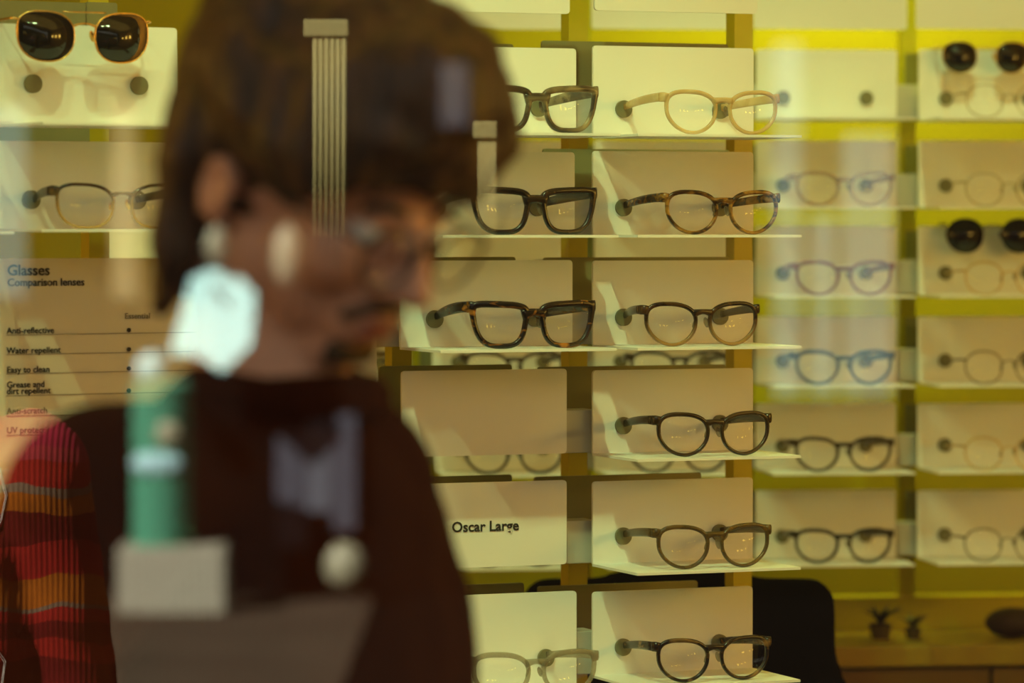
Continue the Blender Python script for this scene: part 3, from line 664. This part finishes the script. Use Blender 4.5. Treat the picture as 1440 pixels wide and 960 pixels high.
# person outside, seen mirrored in the window, in a striped sweater
def mir(px, py, d):                                        # real place of something mirrored in the window at virtual depth d
    q = pw(px, py, d); return Vector((q.x, 2 * PANE_Y - q.y, q.z))
def zof(py, d=4.25): return pw(0, py, d).z
RED = (.42, .018, .012); DKR = (.16, .006, .006); ORG = (.50, .13, .008); GRY = (.26, .17, .10); MAG = (.42, .02, .05); PNK = (.46, .04, .05)
ypx = [(2000, DKR), (1010, DKR), (930, RED), (905, DKR), (880, RED), (862, GRY), (854, ORG), (810, RED), (765, DKR), (715, ORG), (692, GRY), (683, RED), (645, PNK), (625, MAG), (400, MAG)]
stripes = [(zof(y), tuple(v * .55 for v in c)) for y, c in ypx]
HY = 2 * PANE_Y - 4.25
shoulder = mir(32, 668, 4.25)
N1 = Vector((shoulder.x - .165, HY, shoulder.z + .045))
def hairB(bm, M, N):
    def E(c, r): ell(bm, M @ Vector(c), r, M.to_3x3())
    E((-.022, 0, .045), (.104, .090, .092)); E((-.05, 0, -.04), (.06, .08, .12)); E((.04, 0, .085), (.07, .07, .045))
armsB = [(N1 + Vector((.215, -.02, -.29)), N1 + Vector((.20, .13, -.47)), (0, .8, -.5), (-1, 0, 0)), (N1 + Vector((-.215, -.02, -.29)), N1 + Vector((-.19, .12, -.48)), (0, .8, -.5), (1, 0, 0))]
pB, MB_, bB = person('person in a red and orange striped knit sweater mirrored in the window', N1 + Vector((0, .05, .185)), PI / 2, .1, N1, knit('striped_knit', RED, 55, stripes), mat('blue_jeans', (.03, .04, .08), .9), hairB, armsB, .004, dict(vox=.006, chest=(.13, .195, .27), waist=(.13, .20, .30)))
from mathutils.bvhtree import BVHTree
swB = [c for c in pB.children if c.name.startswith('sweater')][0].data
bvh = BVHTree.FromPolygons([v.co for v in swB.vertices], [p_.vertices[:] for p_ in swB.polygons])
key = [(.148, -.03), (.157, -.062), (.150, -.09), (.134, -.125), (.120, -.17), (.134, -.21), (.155, -.243), (.150, -.28), (.148, -.36)]
cps = []
for (xa, za), (xb, zb_) in zip(key, key[1:]):
    for q in range(4):
        f_ = q / 4; o_ = N1 - bB + Vector((xa + (xb - xa) * f_, .5, za + (zb_ - za) * f_)); h_ = bvh.ray_cast(o_, Vector((0, -1, 0)))[0]
        cps.append(h_ + Vector((0, .0015, 0)))
bm = bmesh.new(); sweep(bm, cps, (.0008, .0008), up=(0, 1, 0), seg=6, pw_=2); link('earphone_cable', bm, mat('white_cable', (.55, .5, .42), .5), pB, smooth=True)

# ------------------------------------------------------------------ the street outside, behind the camera
FD = 15.4; FY = 2 * PANE_Y - FD
struct(bxm('pavement', (-14, 14, FY - .4, PANE_Y - .08, -.12, 0), mat('shade_dark_ground', (.006, .005, .004), .95, var=.15, scale=2, bump=.3, bscale=30, spec=0.0)), 'street ground with shade put into its dark colour')  # shade over the street is put into this near-black ground colour
a = mir(150, 960, 12); b = mir(520, 960, 12)
struct(bxm('lit_tone_patch', (-2.3, -.55, FY + .05, -4.0, .0, .012), mat('lit_tone_ground', (.075, .055, .036), .9, var=.15, scale=2, spec=0.0)), 'ground patch coloured lighter as if lit in front of the building across the street')  # lighter ground colour stands for the part out of the shade
bd2 = thing('building', 'dark shopfront across the street with cream and pale blue panels', 'building', (0, FY, 0))
DARKF = mat('dark_facade', (.004, .0035, .003), .8, spec=0.0); CREAM = mat('cream_panel', (.30, .25, .13), .8, spec=0.0); BLUE = mat('pale_blue_panel', (.125, .21, .22), .8, spec=0.0); SLATE2 = mat('pale_slate_panel', (.13, .14, .17), .8, spec=0.0); SLATE = mat('slate_blue_panel', (.085, .090, .115), .8, spec=0.0)
bxm('facade', (-14, 14, -.3, 0, 0, 5.5), DARKF, bd2)
def fpart(name, x0, x1, y0, y1, m, th=.06):
    a = mir(x0, y1, FD); b = mir(x1, y0, FD); return bxm(name, (a.x, b.x, 0, th, max(0.0, a.z), b.z), m, bd2, bev=.01)
fpart('panel', 1088, 1128, 60, 560, BLUE); fpart('panel', 1185, 1255, 190, 560, BLUE); fpart('panel', 1140, 1176, 300, 560, BLUE)
fpart('panel', 390, 432, 605, 770, SLATE); fpart('panel', 433, 468, 590, 720, SLATE2); fpart('panel', 469, 503, 582, 745, SLATE); fpart('panel', 160, 196, 150, 420, CREAM); fpart('panel', -10, 40, 150, 420, BLUE)
fpart('panel', 620, 660, 90, 180, SLATE)
# things standing in front of that building
def sph(name, label, cat, px, py, d, r, m, group=None):
    c = mir(px, py, d); bm = bmesh.new(); ell(bm, (0, 0, 0), r)
    t = thing(name, label, cat, (c.x, c.y, c.z), 0, group); link('globe', bm, m, t, smooth=True)
    b2 = bmesh.new(); cyl(b2, (0, (FY - c.y) / 2, 0), .012, (0, 1, 0), abs(FY - c.y) - .0, 10); link('bracket', b2, DARKF, t)
    return t
PALE = mat('pale_globe', (.36, .35, .22), .5); CYANW = mat('cyan_white', (.45, .75, .78), .5)
sph('wall_globe', 'cream oval wall globe above the canvas sign mirrored in the window', 'globe', 305, 345, 15.1, (.045, .045, .075), PALE, 'wall globes')
sph('wall_globe', 'cream oval wall globe beside the canvas sign mirrored in the window', 'globe', 405, 360, 15.1, (.06, .05, .12), PALE, 'wall globes')
sph('wall_globe', 'pale blue round wall globe above the teal pillar mirrored in the window', 'globe', 214, 518, 15.1, (.065, .065, .065), CYANW, 'wall globes')
sph('wall_globe', 'cream round wall globe low beside the pavement mirrored in the window', 'globe', 485, 795, 15.1, (.08, .06, .09), PALE, 'wall globes')
# sunlit white canvas sign, leaning to the sun
c0 = mir(232, 510, 14.9); c1 = mir(356, 385, 14.9)
sg = thing('canvas_sign', 'bright white canvas sign in the sun mirrored in the window', 'sign', ((c0.x + c1.x) / 2, FY, 0))
hw = (c1.x - c0.x) / 2
bm = bmesh.new(); prof = [(-hw, c0.z + .03), (-hw * .55, c1.z - .02), (-hw * .1, c1.z + .015), (hw * .55, c1.z - .005), (hw * .98, c1.z - .08), (hw * .92, c0.z + .07), (hw * .25, c0.z - .04), (-hw * .3, c0.z + .02)]
fr = []; bk = []
for x, z in prof:
    y = .22 + .42 * (c1.z - z) + .40 * x
    fr.append(bm.verts.new((x, y, z))); bk.append(bm.verts.new((x, y - .02, z)))
bm.faces.new(fr); bm.faces.new(bk[::-1])
for i in range(8): bm.faces.new((fr[i], bk[i], bk[(i + 1) % 8], fr[(i + 1) % 8]))
link('canvas', bm, mat('white_canvas', (.52, .88, .86), .8), sg)
bm = bmesh.new(); cap(bm, (0, .012, c1.z - .05), .010, (0, .36, c1.z - .06), .010, 8); link('bracket', bm, DARKF, sg)
TEAL = mat('teal_enamel', (.07, .30, .18), .7, spec=.1)
pc = mir(228, 640, 14.8); tp = thing('pillar_box', 'teal pillar box on a white plinth mirrored in the window', 'pillar', (pc.x, pc.y, 0))
zt = mir(228, 545, 14.8).z; zp = mir(228, 765, 14.8).z; zq = mir(228, 828, 14.8).z
bm = bmesh.new(); cyl(bm, (0, 0, (zt + zp) / 2), .115, (0, 0, 1), zt - zp, 32); link('body', bm, TEAL, tp)
bm = bmesh.new(); ell(bm, (0, 0, zt), (.12, .12, .04)); link('cap', bm, TEAL, tp, smooth=True)
bm = bmesh.new(); box(bm, -.16, .25, -.13, .13, 0, zp, .01); link('plinth', bm, mat('white_stone', (.38, .36, .26), .8), tp)
bm = bmesh.new(); ell(bm, (-.01, .10, mir(0, 650, 14.8).z), (.10, .03, .05)); link('badge', bm, CYANW, tp, smooth=True)
bm = bmesh.new(); ell(bm, (.03, .10, mir(0, 608, 14.8).z), (.055, .03, .055)); link('badge', bm, PALE, tp, smooth=True)
# ribbed pennants hanging from a cable over the pavement
PD = 4.9
cz_ = mir(0, -60, PD).z
cbx = thing('street_cable', 'cable strung over the pavement behind the camera', 'cable', (0, 2 * PANE_Y - PD, 0))
bm = bmesh.new(); sweep(bm, [(-3.2, 0, cz_ + .05), (0, 0, cz_), (3.2, 0, cz_ + .05)], (.003, .003), seg=6, pw_=2); link('cable', bm, DARKF, cbx)
for s in (-1, 1): bm = bmesh.new(); cap(bm, (s * 3.2, 0, .03), .03, (s * 3.2, 0, cz_ + .1), .025, 12); link('post', bm, DARKF, cbx, smooth=True)
RIB = mat('ribbed_cream', (.30, .26, .09), .8)
for (x0, x1, y0, y1, lab) in ((440, 488, 52, 332, 'long ribbed cream pennant mirrored over the hair'), (672, 698, 195, 330, 'short ribbed cream pennant mirrored beside the fringe')):
    a = mir(x0, y1, PD); b = mir(x1, y0, PD); t = thing('pennant', lab, 'pennant', ((a.x + b.x) / 2, a.y, 0), 0, 'ribbed pennants on the cable'); w = (b.x - a.x)
    for k in range(6):
        bm = bmesh.new(); xx = -w / 2 + w * (k + .5) / 6; cyl(bm, (xx, 0, (a.z + b.z) / 2), w / 13, (0, 0, 1), b.z - a.z, 10); link('slat', bm, RIB, t, smooth=True)
    bxm('header', (-w * .75, w * .55, -.006, .006, b.z, b.z + .022), RIB, t, bev=.002)
    bm = bmesh.new(); cyl(bm, (0, 0, (b.z + .016 + cz_) / 2), .0012, (0, 0, 1), cz_ - b.z - .024, 6); link('cord', bm, DARKF, t)

# track lights on the ceiling, where the spots shine from
for i, (l, t, e) in enumerate(SPOTS):
    d = (Vector(t) - Vector(l)).normalized(); r = thing('track_light', 'black ceiling track light aimed at the ' + ('lens comparison board', 'front rack glasses', 'front rack ledges', 'back rack sunglasses', 'back rack behind the front rack')[i], 'lamp', (l[0], l[1], 3.1), 0, 'track lights on the ceiling')
    o = Vector((0, 0, l[2] - 3.1)) - d * .05
    bm = bmesh.new(); cyl(bm, o - d * .05, .035, d, .10, 20); link('shade', bm, FRONTM, r)
    bm = bmesh.new(); cap(bm, (0, 0, -.005), .008, o - d * .08, .008, 8); link('stem', bm, FRONTM, r)

# added globes along both side walls, unseen fill for the room's warm light
for sx in (-1, 1):
    gm = mat('fill_globe_cabinet' if sx > 0 else 'fill_globe_board', WARM, .4, emit=30.0 if sx > 0 else 17.0)
    for k, y in enumerate((2.55, 3.25, 3.95)):
        r = thing('fill_globe_lamp', 'added warm fill globe ' + ('on the cabinet side' if sx > 0 else 'on the comparison board side') + (', nearest the window', ', middle of three', ', nearest the back wall')[k], 'lamp', (sx * 2.6, y, 1.80), 0, 'added fill globes on the side walls')
        bm = bmesh.new(); cyl(bm, (-sx * .008, 0, 0), .05, (1, 0, 0), .016, 24); link('wall_plate', bm, GOLD, r)
        bm = bmesh.new(); cap(bm, (-sx * .01, 0, 0), .010, (-sx * .09, 0, 0), .010, 10); link('arm', bm, GOLD, r, smooth=True)
        bm = bmesh.new(); ell(bm, (-sx * .20, 0, 0), (.12, .12, .12)); link('globe', bm, gm, r, smooth=True)
